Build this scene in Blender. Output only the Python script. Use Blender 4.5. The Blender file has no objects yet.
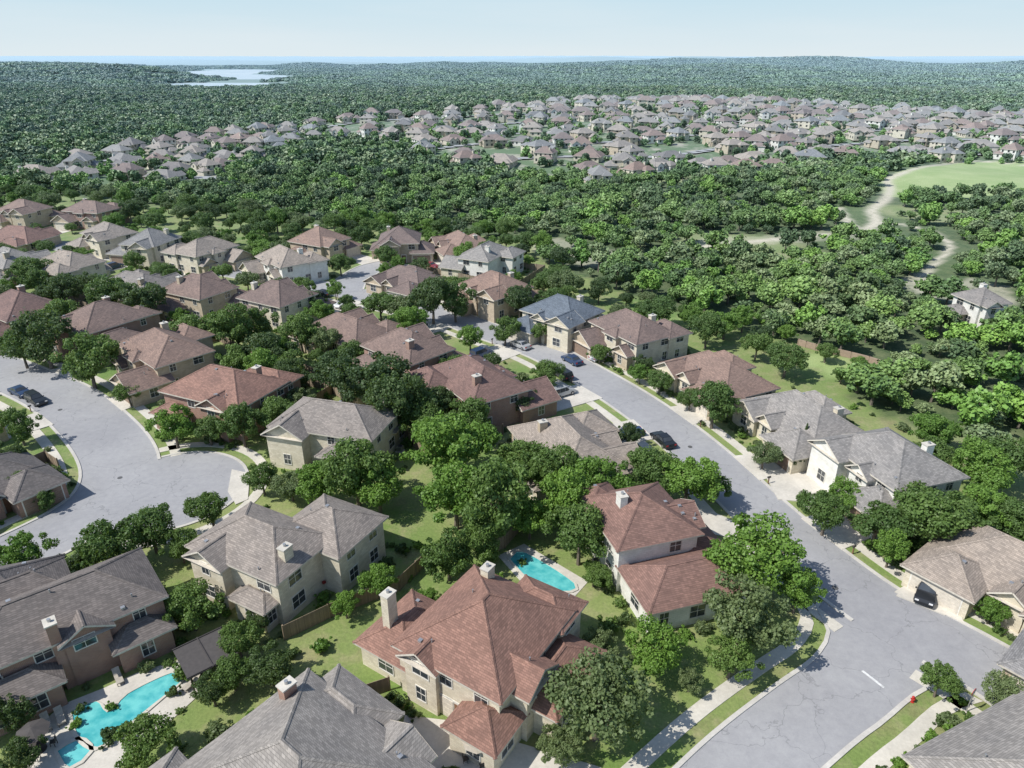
import bpy, math, random
import numpy as np
from mathutils import Vector, Matrix
RR=random.Random(11); rng=np.random.default_rng(11)
H=52.0; F=700.0; PITCH=math.atan(329/F); SP,CP=math.sin(PITCH),math.cos(PITCH)
scene=bpy.context.scene
def link(o): scene.collection.objects.link(o); return o
def ss(a,b,x):
    t=np.clip((x-a)/(b-a),0,1); return t*t*(3-2*t)
# ------------------------------------------------------------------ terrain
def terr(x,y):
    x=np.asarray(x,float); y=np.asarray(y,float)
    z=ss(200,330,y)*(1.8*np.sin(x/47+1)*np.sin(y/61)+1.2*np.sin(x/23+y/31)-1.0)*(1-ss(1500,2500,y))
    z=z+ss(330,700,y)*(5+4*np.sin(x/190+.5)+2.5*np.sin(y/90+x/150))*(1-ss(900,1300,y))
    f=ss(1000,1700,y)
    z=z+f*(4+6*np.sin(x/310+y/420+1.0)+5*np.sin(x/140-y/230)+3*np.sin(x/71+y/97+2))
    z=z+30*np.exp(-(((x+1010)/290)**2+((y-1650)/230)**2))
    z=z+26*np.exp(-(((x+1500)/330)**2+((y-2300)/300)**2))
    z=z+16*np.exp(-(((x-250)/500)**2+((y-2100)/260)**2))+20*np.exp(-(((x-1700)/700)**2+((y-2500)/300)**2))
    g=ss(2600,3600,y)*(1-ss(6000,8000,y))
    z=z+g*ss(-700,600,x)*(17+8*np.sin(x/600+.4)+5*np.sin(x/330+y/900)+3*np.sin(x/160))
    z=np.where(y>1000,np.maximum(z,1.0*ss(1000,1200,y)),z)
    g2=ss(9000,14000,y); z=z-g2*8+g2*20*np.sin(x/3300+.7)*np.sin(y/4100)
    lk=np.exp(-((x+.37*y+55*np.sin(y/170)+20*np.sin(y/60))/150)**4)*ss(1150,1350,y)*(1-ss(2900,3200,y))
    dep=-6*(ss(1380,1450,y)-ss(1560,1640,y)*(1-ss(1800,1900,y)))
    z=z*(1-lk)+lk*dep
    return z
def site(u,v,h=0.0):
    """ground position (at height h above ground) surveyed from the photograph's bearing"""
    dx=(u-512)/F; a=(384-v)/F; zz=SP-a*CP; yy=CP+a*SP
    t=(H-h)/zz
    for _ in range(8):
        z=float(terr(dx*t,yy*t)); t=.5*t+.5*(H-h-z)/zz
    return (dx*t,yy*t)
def S(l,h=0.0): return [site(p[0],p[1],h) for p in l]
def pip(px,py,poly):
    ins=np.zeros(np.shape(px),bool); n=len(poly)
    for i in range(n):
        x1,y1=poly[i]; x2,y2=poly[(i+1)%n]
        if y1==y2: continue
        c=((y1>py)!=(y2>py))&(px<(x2-x1)*(py-y1)/(y2-y1)+x1); ins^=c
    return ins
def dpl(px,py,pl):
    px=np.asarray(px,float);py=np.asarray(py,float)
    if px.ndim==0:
        A=np.array(pl[:-1]);B=np.array(pl[1:]); D_=B-A; L=(D_**2).sum(1)+1e-9; t=np.clip(((px-A[:,0])*D_[:,0]+(py-A[:,1])*D_[:,1])/L,0,1)
        return np.hypot(px-A[:,0]-t*D_[:,0],py-A[:,1]-t*D_[:,1]).min()
    d=np.full(px.shape,1e9)
    for (x1,y1),(x2,y2) in zip(pl[:-1],pl[1:]):
        L=(x2-x1)**2+(y2-y1)**2+1e-9
        t=np.clip(((px-x1)*(x2-x1)+(py-y1)*(y2-y1))/L,0,1)
        d=np.minimum(d,np.hypot(px-x1-t*(x2-x1),py-y1-t*(y2-y1)))
    return d
def smooth(pts,step=1.5):
    P=[np.array(p,float) for p in pts]; P=[2*P[0]-P[1]]+P+[2*P[-1]-P[-2]]; out=[]
    for i in range(1,len(P)-2):
        L=np.linalg.norm(P[i+1]-P[i]); n=max(2,int(L/step))
        for k in range(n):
            t=k/n; a,b,c,d=P[i-1],P[i],P[i+1],P[i+2]
            q=.5*((2*b)+(-a+c)*t+(2*a-5*b+4*c-d)*t*t+(-a+3*b-3*c+d)*t**3); out.append((q[0],q[1]))
    out.append(tuple(P[-2])); return out
# ------------------------------------------------------------------ materials
def newmat(name,rough=.8,spec=.3):
    m=bpy.data.materials.new(name); m.use_nodes=True; nt=m.node_tree
    b=nt.nodes['Principled BSDF']; b.inputs['Roughness'].default_value=rough
    b.inputs['Specular IOR Level'].default_value=spec
    return m,nt,b
def N(nt,t,**k):
    n=nt.nodes.new(t)
    for a,v in k.items(): setattr(n,a,v)
    return n
def setin(nt,s,v):
    if isinstance(v,bpy.types.NodeSocket): nt.links.new(v,s)
    elif isinstance(v,(tuple,list)) and s.type=='RGBA': s.default_value=(*v,1) if len(v)==3 else v
    else: s.default_value=v
def mixc(nt,f,a,b,mode='MIX'):
    n=N(nt,'ShaderNodeMix',data_type='RGBA',blend_type=mode); setin(nt,n.inputs[0],f); setin(nt,n.inputs[6],a); setin(nt,n.inputs[7],b); return n.outputs[2]
def math_(nt,op,a,b=0.0,c=None,clamp=False):
    n=N(nt,'ShaderNodeMath',operation=op); n.use_clamp=clamp; setin(nt,n.inputs[0],a); setin(nt,n.inputs[1],b)
    if c is not None: setin(nt,n.inputs[2],c)
    return n.outputs[0]
def noise(nt,vec,scale,detail=3,rough=.55):
    n=N(nt,'ShaderNodeTexNoise'); n.inputs['Scale'].default_value=scale; n.inputs['Detail'].default_value=detail; n.inputs['Roughness'].default_value=rough
    nt.links.new(vec,n.inputs['Vector']); return n.outputs['Fac']
def rampf(nt,f,a,b): 
    n=N(nt,'ShaderNodeMapRange'); setin(nt,n.inputs[0],f); n.inputs[1].default_value=a; n.inputs[2].default_value=b; return n.outputs[0]
def pos(nt): return N(nt,'ShaderNodeNewGeometry').outputs['Position']
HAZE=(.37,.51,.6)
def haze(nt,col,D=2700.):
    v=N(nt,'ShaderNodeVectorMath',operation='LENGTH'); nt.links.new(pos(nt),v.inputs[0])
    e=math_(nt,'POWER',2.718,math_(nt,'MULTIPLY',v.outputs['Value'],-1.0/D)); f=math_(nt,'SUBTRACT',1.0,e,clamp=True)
    return mixc(nt,f,col,HAZE)  # aerial haze painted into the base colour, stronger away from the scene origin
def bump(nt,b,h,st,dist=.05):
    n=N(nt,'ShaderNodeBump'); n.inputs['Strength'].default_value=st; n.inputs['Distance'].default_value=dist
    nt.links.new(h,n.inputs['Height']); nt.links.new(n.outputs[0],b.inputs['Normal'])
def plain(name,col,rough=.7,spec=.3,metal=0,var=.15,sc=3.):
    m,nt,b=newmat(name,rough,spec); f=noise(nt,pos(nt),sc,4)
    c=mixc(nt,rampf(nt,f,.3,.7),tuple(x*(1-var) for x in col),tuple(min(1,x*(1+var)) for x in col))
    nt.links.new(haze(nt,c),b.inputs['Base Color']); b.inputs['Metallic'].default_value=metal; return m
def roofmat(name,col):
    m,nt,b=newmat(name,.9,.15); tc=N(nt,'ShaderNodeTexCoord').outputs['Object']
    sx=N(nt,'ShaderNodeSeparateXYZ'); nt.links.new(tc,sx.inputs[0])
    cb=N(nt,'ShaderNodeCombineXYZ'); nt.links.new(math_(nt,'ADD',sx.outputs[0],sx.outputs[1]),cb.inputs[0]); nt.links.new(math_(nt,'MULTIPLY',sx.outputs[2],1.7),cb.inputs[1])
    br=N(nt,'ShaderNodeTexBrick'); nt.links.new(cb.outputs[0],br.inputs['Vector']); br.inputs['Scale'].default_value=1
    br.inputs['Brick Width'].default_value=.4; br.inputs['Row Height'].default_value=.17; br.inputs['Mortar Size'].default_value=.02; br.inputs['Mortar Smooth'].default_value=.6
    setin(nt,br.inputs['Color1'],tuple(x*.78 for x in col)); setin(nt,br.inputs['Color2'],tuple(x*1.22 for x in col)); setin(nt,br.inputs['Mortar'],tuple(x*.6 for x in col))
    w=noise(nt,pos(nt),.35,5,.65); c=mixc(nt,rampf(nt,w,.25,.75),(.8,.8,.81),(1.18,1.16,1.13)); c2=mixc(nt,1.0,br.outputs['Color'],c,'MULTIPLY')
    oi=N(nt,'ShaderNodeObjectInfo'); c3=mixc(nt,1.0,c2,mixc(nt,oi.outputs['Random'],(.82,.84,.88),(1.2,1.13,1.05)),'MULTIPLY')
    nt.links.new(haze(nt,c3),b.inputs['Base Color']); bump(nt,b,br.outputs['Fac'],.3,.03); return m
def wallmat(name,c1,c2,mort,bw,bh,rough=.85):
    m,nt,b=newmat(name,rough,.2); tc=N(nt,'ShaderNodeTexCoord').outputs['Object']
    sx=N(nt,'ShaderNodeSeparateXYZ'); nt.links.new(tc,sx.inputs[0])
    cb=N(nt,'ShaderNodeCombineXYZ'); nt.links.new(math_(nt,'ADD',sx.outputs[0],sx.outputs[1]),cb.inputs[0]); nt.links.new(sx.outputs[2],cb.inputs[1])
    br=N(nt,'ShaderNodeTexBrick'); nt.links.new(cb.outputs[0],br.inputs['Vector']); br.inputs['Scale'].default_value=1
    br.inputs['Brick Width'].default_value=bw; br.inputs['Row Height'].default_value=bh; br.inputs['Mortar Size'].default_value=.015
    setin(nt,br.inputs['Color1'],c1); setin(nt,br.inputs['Color2'],c2); setin(nt,br.inputs['Mortar'],mort)
    w=noise(nt,pos(nt),.8,4); c=mixc(nt,1.0,br.outputs['Color'],mixc(nt,rampf(nt,w,.3,.7),(.85,.85,.84),(1.08,1.08,1.08)),'MULTIPLY')
    nt.links.new(haze(nt,c),b.inputs['Base Color']); bump(nt,b,br.outputs['Fac'],.3,.02); return m
def leafmat(name,c1,c2,tr=.3,big_amt=1.2):
    m,nt,b=newmat(name,.5,.3); oi=N(nt,'ShaderNodeObjectInfo').outputs['Random']
    at=N(nt,'ShaderNodeAttribute'); at.attribute_name='lv'
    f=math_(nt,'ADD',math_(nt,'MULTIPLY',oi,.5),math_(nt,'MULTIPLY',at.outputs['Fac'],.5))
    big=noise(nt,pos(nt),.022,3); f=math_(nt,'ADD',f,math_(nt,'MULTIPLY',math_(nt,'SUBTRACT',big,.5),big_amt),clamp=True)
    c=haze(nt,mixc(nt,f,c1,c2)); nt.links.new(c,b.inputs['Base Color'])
    if tr>0:
        t=N(nt,'ShaderNodeBsdfTranslucent'); nt.links.new(mixc(nt,.5,c,(.22,.34,.035)),t.inputs['Color'])
        mx=N(nt,'ShaderNodeMixShader'); mx.inputs[0].default_value=tr; nt.links.new(b.outputs[0],mx.inputs[1]); nt.links.new(t.outputs[0],mx.inputs[2])
        nt.links.new(mx.outputs[0],nt.nodes['Material Output'].inputs['Surface'])
    return m
LC={'oak':((.065,.125,.026),(.165,.26,.055)),'bright':((.1,.205,.028),(.2,.34,.05)),'grey':((.115,.165,.062),(.2,.255,.1)),'dark':((.042,.078,.024),(.1,.155,.042))}
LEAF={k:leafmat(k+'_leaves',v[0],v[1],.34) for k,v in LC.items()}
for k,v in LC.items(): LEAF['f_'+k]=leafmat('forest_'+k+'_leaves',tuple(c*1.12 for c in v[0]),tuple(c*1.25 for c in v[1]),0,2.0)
LEAF['red']=leafmat('maple_leaves',(.22,.02,.02),(.42,.04,.03),.2)
LEAF['blue']=leafmat('spruce_leaves',(.1,.15,.13),(.17,.23,.2),.1)
BARK=plain('bark',(.16,.13,.1),.9,.1)
ROOF={'red':roofmat('shingles_redbrown',(.225,.135,.11)),'brown':roofmat('shingles_brown',(.225,.157,.13)),'tan':roofmat('shingles_tan',(.285,.25,.22)),
 'grey':roofmat('shingles_grey',(.245,.238,.232)),'slate':roofmat('shingles_slate',(.15,.172,.2)),'dark':roofmat('shingles_dark',(.18,.158,.146))}
WALL={'cream':wallmat('limestone_cream',(.6,.53,.4),(.72,.65,.51),(.55,.5,.4),.5,.22),'brick':wallmat('brick_red',(.3,.13,.09),(.38,.18,.12),(.4,.34,.28),.24,.09),
 'white':wallmat('stone_white',(.72,.7,.64),(.8,.78,.72),(.64,.62,.56),.5,.25),'tan':wallmat('stone_tan',(.45,.36,.25),(.56,.46,.33),(.45,.38,.3),.45,.2)}
TRIM=plain('trim_paint',(.68,.65,.58),.6); FASC=plain('fascia_paint',(.57,.52,.44),.6); GDOOR=plain('garage_door_paint',(.62,.56,.47),.5)
GDOOR2=plain('garage_door_brown',(.25,.17,.12),.5); DOOR=plain('door_wood',(.2,.1,.05),.5); METAL=plain('vent_metal',(.45,.45,.45),.4,.5,.6)
def glassm():
    m,nt,b=newmat('window_glass',.06,.9); w=noise(nt,pos(nt),.9,2); nt.links.new(mixc(nt,w,(.015,.02,.025),(.09,.1,.11)),b.inputs['Base Color']); return m
GLASS=glassm()
def concrete(name,c,jsc=None):
    m,nt,b=newmat(name,.9,.2); p=pos(nt)
    a=noise(nt,p,.25,5,.65); d=noise(nt,p,3.,5,.7)
    col=mixc(nt,rampf(nt,a,.3,.7),tuple(x*.82 for x in c),tuple(min(1,x*1.12) for x in c)); col=mixc(nt,1.,col,mixc(nt,rampf(nt,d,.3,.75),(.86,.86,.85),(1.06,1.06,1.06)),'MULTIPLY')
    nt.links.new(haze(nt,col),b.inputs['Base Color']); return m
CONC=concrete('concrete',(.6,.56,.49)); WALK=concrete('sidewalk_concrete',(.6,.56,.48)); KERB=concrete('kerb_concrete',(.55,.52,.47))
def asphaltm():
    m,nt,b=newmat('asphalt',.92,.15); p=pos(nt)
    a=noise(nt,p,.06,5,.6); s=noise(nt,p,1.1,6,.75); g=noise(nt,p,14.,3,.7)
    c=mixc(nt,rampf(nt,a,.3,.7),(.29,.285,.29),(.375,.37,.37)); c=mixc(nt,1.,c,mixc(nt,rampf(nt,s,.3,.7),(.87,.87,.88),(1.07,1.07,1.06)),'MULTIPLY')
    c=mixc(nt,1.,c,mixc(nt,g,(.87,.87,.87),(1.13,1.13,1.13)),'MULTIPLY')
    v=N(nt,'ShaderNodeTexVoronoi',feature='DISTANCE_TO_EDGE'); v.inputs['Scale'].default_value=.13
    nz=N(nt,'ShaderNodeTexNoise'); nz.inputs['Scale'].default_value=.5; nz.inputs['Detail'].default_value=4; nt.links.new(p,nz.inputs['Vector'])
    vm=N(nt,'ShaderNodeVectorMath',operation='MULTIPLY_ADD'); nt.links.new(nz.outputs['Color'],vm.inputs[0]); vm.inputs[1].default_value=(3,3,3); nt.links.new(p,vm.inputs[2]); nt.links.new(vm.outputs[0],v.inputs['Vector'])
    k=rampf(nt,v.outputs['Distance'],.0,.007); c=mixc(nt,k,mixc(nt,.4,c,(.1,.1,.1)),c)
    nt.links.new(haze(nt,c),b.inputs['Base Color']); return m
ASPH=asphaltm(); PAINT=plain('road_paint',(.62,.62,.6),.7,.2,0,.25,2.5); CREAM=plain('sign_white',(.75,.75,.72),.5)
def groundm():
    m,nt,b=newmat('ground_cover',.95,.1); p=pos(nt)
    def at(n): a=N(nt,'ShaderNodeAttribute'); a.attribute_name=n; return a.outputs['Fac']
    n1=noise(nt,p,.05,4,.6); n2=noise(nt,p,.35,5,.65); n3=noise(nt,p,3.,5,.75); n4=noise(nt,p,.012,4,.6); n5=noise(nt,p,.13,4,.7)
    g=mixc(nt,rampf(nt,n1,.35,.65),(.14,.225,.05),(.25,.285,.105)); g=mixc(nt,math_(nt,'MULTIPLY',rampf(nt,n2,.48,.72),.65),g,(.37,.32,.19)); g=mixc(nt,math_(nt,'MULTIPLY',rampf(nt,n5,.54,.7),.5),g,(.23,.18,.11))
    fo=mixc(nt,rampf(nt,n2,.4,.7),(.055,.085,.025),(.15,.17,.075)); fo=mixc(nt,math_(nt,'MULTIPLY',rampf(nt,n4,.4,.7),.7),fo,(.11,.165,.045)); fo=mixc(nt,math_(nt,'MULTIPLY',at('open'),.85),fo,mixc(nt,rampf(nt,n5,.35,.65),(.2,.27,.09),(.34,.34,.19)))
    di=mixc(nt,n2,(.52,.47,.38),(.62,.57,.48)); fa=mixc(nt,rampf(nt,n1,.3,.7),(.24,.34,.1),(.38,.44,.2))
    to=mixc(nt,rampf(nt,noise(nt,p,.06,4,.7),.5,.66),(.1,.15,.05),(.38,.35,.29))
    c=mixc(nt,at('forest'),g,fo); c=mixc(nt,at('fair'),c,fa); c=mixc(nt,at('town'),c,to)
    dm=math_(nt,'MULTIPLY',at('dirt'),rampf(nt,n2,.2,.45),clamp=True); c=mixc(nt,dm,c,di)
    c=mixc(nt,1.,c,mixc(nt,rampf(nt,n3,.25,.75),(.68,.7,.66),(1.26,1.24,1.18)),'MULTIPLY')
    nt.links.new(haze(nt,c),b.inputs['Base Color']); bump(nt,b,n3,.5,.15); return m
GROUND=groundm()
def waterm(name,c1,c2,sc,rough=.08):
    m,nt,b=newmat(name,rough,.5); p=pos(nt); n=noise(nt,p,sc,4); nt.links.new(mixc(nt,rampf(nt,n,.35,.65),c1,c2),b.inputs['Base Color']); bump(nt,b,noise(nt,p,sc*4,3),.15,.03); return m
POOL=waterm('pool_water',(.05,.36,.38),(.16,.55,.53),.8); LAKE=waterm('lake_water',(.42,.52,.58),(.52,.6,.64),.01,.35)  # pool caustics are painted light: noise between two teal base colours
WOODF=wallmat('fence_wood',(.24,.18,.12),(.34,.26,.18),(.12,.09,.06),.15,2.5)
# ------------------------------------------------------------------ mesh builder
class MB:
    def __init__(s): s.v=[];s.f=[];s.m=[];s.mats=[]
    def mi(s,m):
        if m not in s.mats: s.mats.append(m)
        return s.mats.index(m)
    def poly(s,pts,m):
        i=len(s.v); s.v+= [tuple(p) for p in pts]; s.f.append(tuple(range(i,i+len(pts)))); s.m.append(s.mi(m))
    def box(s,cx,cy,z0,w,d,h,m,rot=0,bottom=True):
        c,sn=math.cos(rot),math.sin(rot); i=len(s.v)
        for z in (z0,z0+h):
            for a,b in((-1,-1),(1,-1),(1,1),(-1,1)):
                x,y=a*w/2,b*d/2; s.v.append((cx+x*c-y*sn,cy+x*sn+y*c,z))
        fs=[(4,5,6,7),(0,1,5,4),(1,2,6,5),(2,3,7,6),(3,0,4,7)]+([(3,2,1,0)] if bottom else [])
        k=s.mi(m)
        for f in fs: s.f.append(tuple(i+j for j in f)); s.m.append(k)
    def beam(s,p,q,w,h,m):
        p=Vector(p);q=Vector(q); d=(q-p).normalized(); sd=d.cross(Vector((0,0,1))).normalized()*w/2; up=sd.cross(d).normalized()*h
        i=len(s.v)
        for a in(p,q):
            for b in(a-sd-up*.3,a+up,a+sd-up*.3): s.v.append(tuple(b))
        k=s.mi(m)
        for f in((0,1,4,3),(1,2,5,4),(0,2,1),(3,4,5)): s.f.append(tuple(i+j for j in f)); s.m.append(k)
    def cyl(s,cx,cy,z0,r,h,m,n=10,r2=None,axis='z'):
        r2=r if r2 is None else r2; i=len(s.v)
        for z,rr in((0,r),(h,r2)):
            for k in range(n):
                a=2*math.pi*k/n; x,y=rr*math.cos(a),rr*math.sin(a)
                s.v.append((cx+x,cy+y,z0+z) if axis=='z' else (cx+x,cy+z,z0+y))
        mm=s.mi(m)
        for k in range(n): s.f.append((i+k,i+(k+1)%n,i+n+(k+1)%n,i+n+k)); s.m.append(mm)
        s.f.append(tuple(i+n+k for k in range(n))); s.m.append(mm); s.f.append(tuple(i+n-1-k for k in range(n))); s.m.append(mm)
    def prism(s,pts,z0,z1,m):
        a=sum(pts[i][0]*pts[(i+1)%len(pts)][1]-pts[(i+1)%len(pts)][0]*pts[i][1] for i in range(len(pts)))
        if a<0: pts=pts[::-1]
        n=len(pts); i=len(s.v); s.v+=[(p[0],p[1],z0) for p in pts]+[(p[0],p[1],z1) for p in pts]; k=s.mi(m)
        s.f.append(tuple(range(i+n,i+2*n))); s.m.append(k)
        for j in range(n): s.f.append((i+j,i+(j+1)%n,i+n+(j+1)%n,i+n+j)); s.m.append(k)
    def mesh(s,name):
        me=bpy.data.meshes.new(name); me.from_pydata(s.v,[],s.f)
        for m in s.mats: me.materials.append(m)
        me.polygons.foreach_set('material_index',s.m); me.update(); return me
    def obj(s,name,parent=None):
        o=link(bpy.data.objects.new(name,s.mesh(name)))
        if parent: o.parent=parent
        return o
# ------------------------------------------------------------------ regions (world polygons)
NB=S([(-500,190),(-100,196),(60,196),(330,226),(540,240),(545,262),(620,292),(700,318),(760,335),(815,345),(908,378),(850,394),(890,418),(950,450),(1024,500),(1500,600)])
NB+= [(200,20),(200,-60),(-300,-60),(-500,100)]
TOWN=[S([(440,160),(500,172),(560,178),(640,181),(760,168),(860,158),(1024,152),(1250,150),(1250,120),(1024,117),(900,110),(700,103),(560,104),(480,110),(420,117),(350,122),(300,127),(335,141),(400,143)]),
      S([(40,182),(120,190),(215,186),(240,165),(310,145),(300,128),(240,136),(150,150),(60,168)])]
FAIR=[S([(888,197),(878,183),(903,170),(960,163),(1100,157),(1250,172),(1250,194),(1024,196),(950,199)]),S([(800,362),(812,350),(850,362),(900,378),(895,386),(840,378)]),S([(660,322),(700,310),(708,330),(680,336)])]
DRYP=[S([(525,246),(560,238),(640,258),(600,270),(560,262)]),S([(895,285),(915,272),(935,284),(918,295)]),S([(945,292),(965,278),(1010,287),(1012,306),(975,314)]),S([(120,170),(160,160),(230,158),(215,176),(150,182)]),S([(660,256),(720,246),(860,240),(850,226),(760,236),(700,238)])]
DRYK=[.6,.7,.7,.5,.45]
TRAIL=[smooth(S([(665,252),(700,247),(760,241),(820,235),(858,233),(876,222),(872,210),(885,200),(890,188),(888,180),(905,172)]),4),
       smooth(S([(858,232),(845,218),(838,208)]),4),smooth(S([(905,172),(960,162),(1040,166)]),4),smooth(S([(876,222),(920,228),(950,245),(930,268),(920,285),(950,300),(1010,300)]),4)]
TW=[.8,.6,.6,.4]
def openf(x,y): return ss(.62,.85,np.sin(x/26+2)*np.sin(y/21+x/70))*ss(-10,40,x-.05*y)*(1-ss(330,400,y))
r1=smooth(S([(1230,815),(1130,755),(1040,700),(990,668),(940,640),(895,616),(858,592),(805,550),(758,508),(714,466),(672,430),(630,400),(590,376),(545,352),(490,332),(440,314),(390,301),(345,292)]))
r3=smooth(S([(895,622),(882,650),(850,686),(812,714),(748,768),(670,850)]))
r2=smooth(S([(-220,300),(-100,333),(0,371),(60,397),(100,430),(120,462),(112,492),(75,522),(30,546),(-30,575),(-120,620)]))
r4=smooth(S([(345,292),(290,282),(220,270),(150,262),(60,246),(-60,236),(-200,228)]))
r5=smooth(S([(345,292),(352,280),(372,268),(400,262)]))
ROADS=[(r1,4.0),(r3,3.5),(r2,4.7),(r4,4.0),(r5,4.0)]
KN=site(172,489); KR=9.3
def road_hw(ri,k):
    hw=ROADS[ri][1]
    if ri==1: hw+=3.2*math.exp(-max(0,k*1.5-3.5)/2.)
    return hw
def in_road(x,y,m=0,skip=None):
    for ri,(pl,hw) in enumerate(ROADS):
        if ri==skip: continue
        if float(dpl(x,y,pl))<hw+m: return True
    if skip!='k' and math.hypot(x-KN[0],y-KN[1])<KR+m: return True
    return False
# ------------------------------------------------------------------ ground
def ax(n,st,g,lim):
    a=[0.]; s=st
    while a[-1]<lim:
        if a[-1]>n: s*=g
        a.append(a[-1]+s)
    return a
ay=ax(420,2.2,1.045,32000); ys=np.array([-60,-40,-20]+ay); axx=ax(170,2.4,1.045,30000); xs=np.array([-a for a in axx[:0:-1]]+axx)
X,Y=np.meshgrid(xs,ys); Z=terr(X,Y); nx,ny=len(xs),len(ys)
me=bpy.data.meshes.new('ground'); me.vertices.add(nx*ny); me.vertices.foreach_set('co',np.stack([X,Y,Z],-1).astype(np.float32).ravel())
ii=np.arange(nx*ny).reshape(ny,nx); q=np.stack([ii[:-1,:-1],ii[:-1,1:],ii[1:,1:],ii[1:,:-1]],-1).reshape(-1,4)
me.loops.add(q.size); me.loops.foreach_set('vertex_index',q.ravel().astype(np.int32)); me.polygons.add(len(q)); me.polygons.foreach_set('loop_start',np.arange(0,q.size,4,dtype=np.int32)); me.update(calc_edges=True)
me.polygons.foreach_set('use_smooth',np.ones(len(q),bool))
nb=pip(X,Y,NB); tw=pip(X,Y,TOWN[0])|pip(X,Y,TOWN[1]); fr=np.zeros_like(nb)
for p in FAIR: fr|=pip(X,Y,p)
dd=np.zeros(X.shape)
for p,k in zip(DRYP,DRYK): dd=np.maximum(dd,pip(X,Y,p)*k*.7)
for t,k in zip(TRAIL,TW): dd=np.maximum(dd,np.clip(1.45-dpl(X,Y,t)/(2.6*k),0,1)*(Y<900))
for nm,arr in(('forest',(~nb)&(~tw)&(~fr)),('town',tw),('fair',fr),('dirt',dd),('open',openf(X,Y))):
    a=me.attributes.new(nm,'FLOAT','POINT'); a.data.foreach_set('value',arr.astype(np.float32).ravel())
me.materials.append(GROUND); link(bpy.data.objects.new('ground',me))
b=MB(); b.poly([(-1600,1350,-1.5),(-200,1350,-1.5),(-500,3200,-1.5),(-1700,3200,-1.5)],LAKE); b.obj('lake_water')
# ------------------------------------------------------------------ roads
def ribbon(mb,pl,o0,o1,z0,z1,m,ri=None,skipm=0,skirt=True):
    n=len(pl); L=[];Rr=[]
    for k in range(n):
        a=np.array(pl[max(0,k-1)]); c=np.array(pl[min(n-1,k+1)]); d=(c-a); d/=np.linalg.norm(d)+1e-9; nrm=np.array([-d[1],d[0]]); p=np.array(pl[k])
        e=0 if ri is None else road_hw(ri,k)
        if ri is None: L.append(p+nrm*o0);Rr.append(p+nrm*o1)
        else: L.append(p+nrm*(o0+math.copysign(e,o0)));Rr.append(p+nrm*(o1+math.copysign(e,o1)))
    k0=mb.mi(m)
    for k in range(n-1):
        mid=(L[k]+L[k+1]+Rr[k]+Rr[k+1])/4
        if ri is not None and skirt and in_road(mid[0],mid[1],skipm,ri): continue
        i=len(mb.v); q=[L[k],L[k+1],Rr[k+1],Rr[k]]
        if (q[1]-q[0])[0]*(q[3]-q[0])[1]-(q[1]-q[0])[1]*(q[3]-q[0])[0]<0: q=[q[1],q[0],q[3],q[2]]
        mb.v+=[(a[0],a[1],z1) for a in q]+[(a[0],a[1],z0) for a in q]
        mb.f.append((i,i+1,i+2,i+3)); mb.m.append(k0)
        if skirt:
            for a_,b_ in((0,1),(1,2),(2,3),(3,0)): mb.f.append((i+b_,i+a_,i+4+a_,i+4+b_)); mb.m.append(k0)
kb=MB(); sw=MB()
for ri,(pl,hw) in enumerate(ROADS):
    nm=MB(); ribbon(nm,pl,-.001,.001,0,.02+.004*ri,ASPH,ri,skirt=False); nm.obj('road')
    ribbon(kb,pl,.0,.4,-.1,.12,KERB,ri,.3); ribbon(kb,pl,-.0001,-.4,-.1,.12,KERB,ri,.3)
    if ri<3:
        ribbon(sw,pl,1.7,3.1,-.1,.07,WALK,ri,.5); ribbon(sw,pl,-1.7,-3.1,-.1,.07,WALK,ri,.5)
circ=[(KN[0]+KR*math.cos(a),KN[1]+KR*math.sin(a)) for a in np.linspace(0,2*math.pi,60)]
nm=MB(); nm.poly([(x,y,.045) for x,y in circ[:-1]],ASPH); nm.obj('road')
def ring(mb,r0,r1,z0,z1,m,sk):
    for k in range(59):
        a0,a1=2*math.pi*k/59,2*math.pi*(k+1)/59; q=[(KN[0]+r*math.cos(a),KN[1]+r*math.sin(a)) for r,a in((r0,a0),(r1,a0),(r1,a1),(r0,a1))]
        c=np.mean(q,0)
        if in_road(c[0],c[1],sk,'k'): continue
        mb.prism(q,z0,z1,m)
ring(kb,KR,KR+.4,-.1,.12,KERB,.3); ring(sw,KR+1.7,KR+3.1,-.1,.07,WALK,.5)
kb.obj('kerb'); sw.obj('sidewalk')
pm=MB(); a=site(862,671); c=site(884,688)
d=np.array(c)-np.array(a); nrm=np.array([-d[1],d[0]])/np.linalg.norm(d)*.13
pm.poly([(a[0]-nrm[0],a[1]-nrm[1],.05),(c[0]-nrm[0],c[1]-nrm[1],.05),(c[0]+nrm[0],c[1]+nrm[1],.05),(a[0]+nrm[0],a[1]+nrm[1],.05)],PAINT); pm.obj('stop_line_marking')
MET=plain('cast_iron',(.12,.115,.11),.6,.4,.3)
for (u,v) in [(835,588),(690,447),(120,478),(60,410)]:
    e=MB(); x,y=site(u,v); e.cyl(0,0,0,.33,.012,MET,20); e.cyl(0,0,.012,.28,.008,MET,20); o=e.obj('manhole_cover'); o.location=(x,y,.05)
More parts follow.
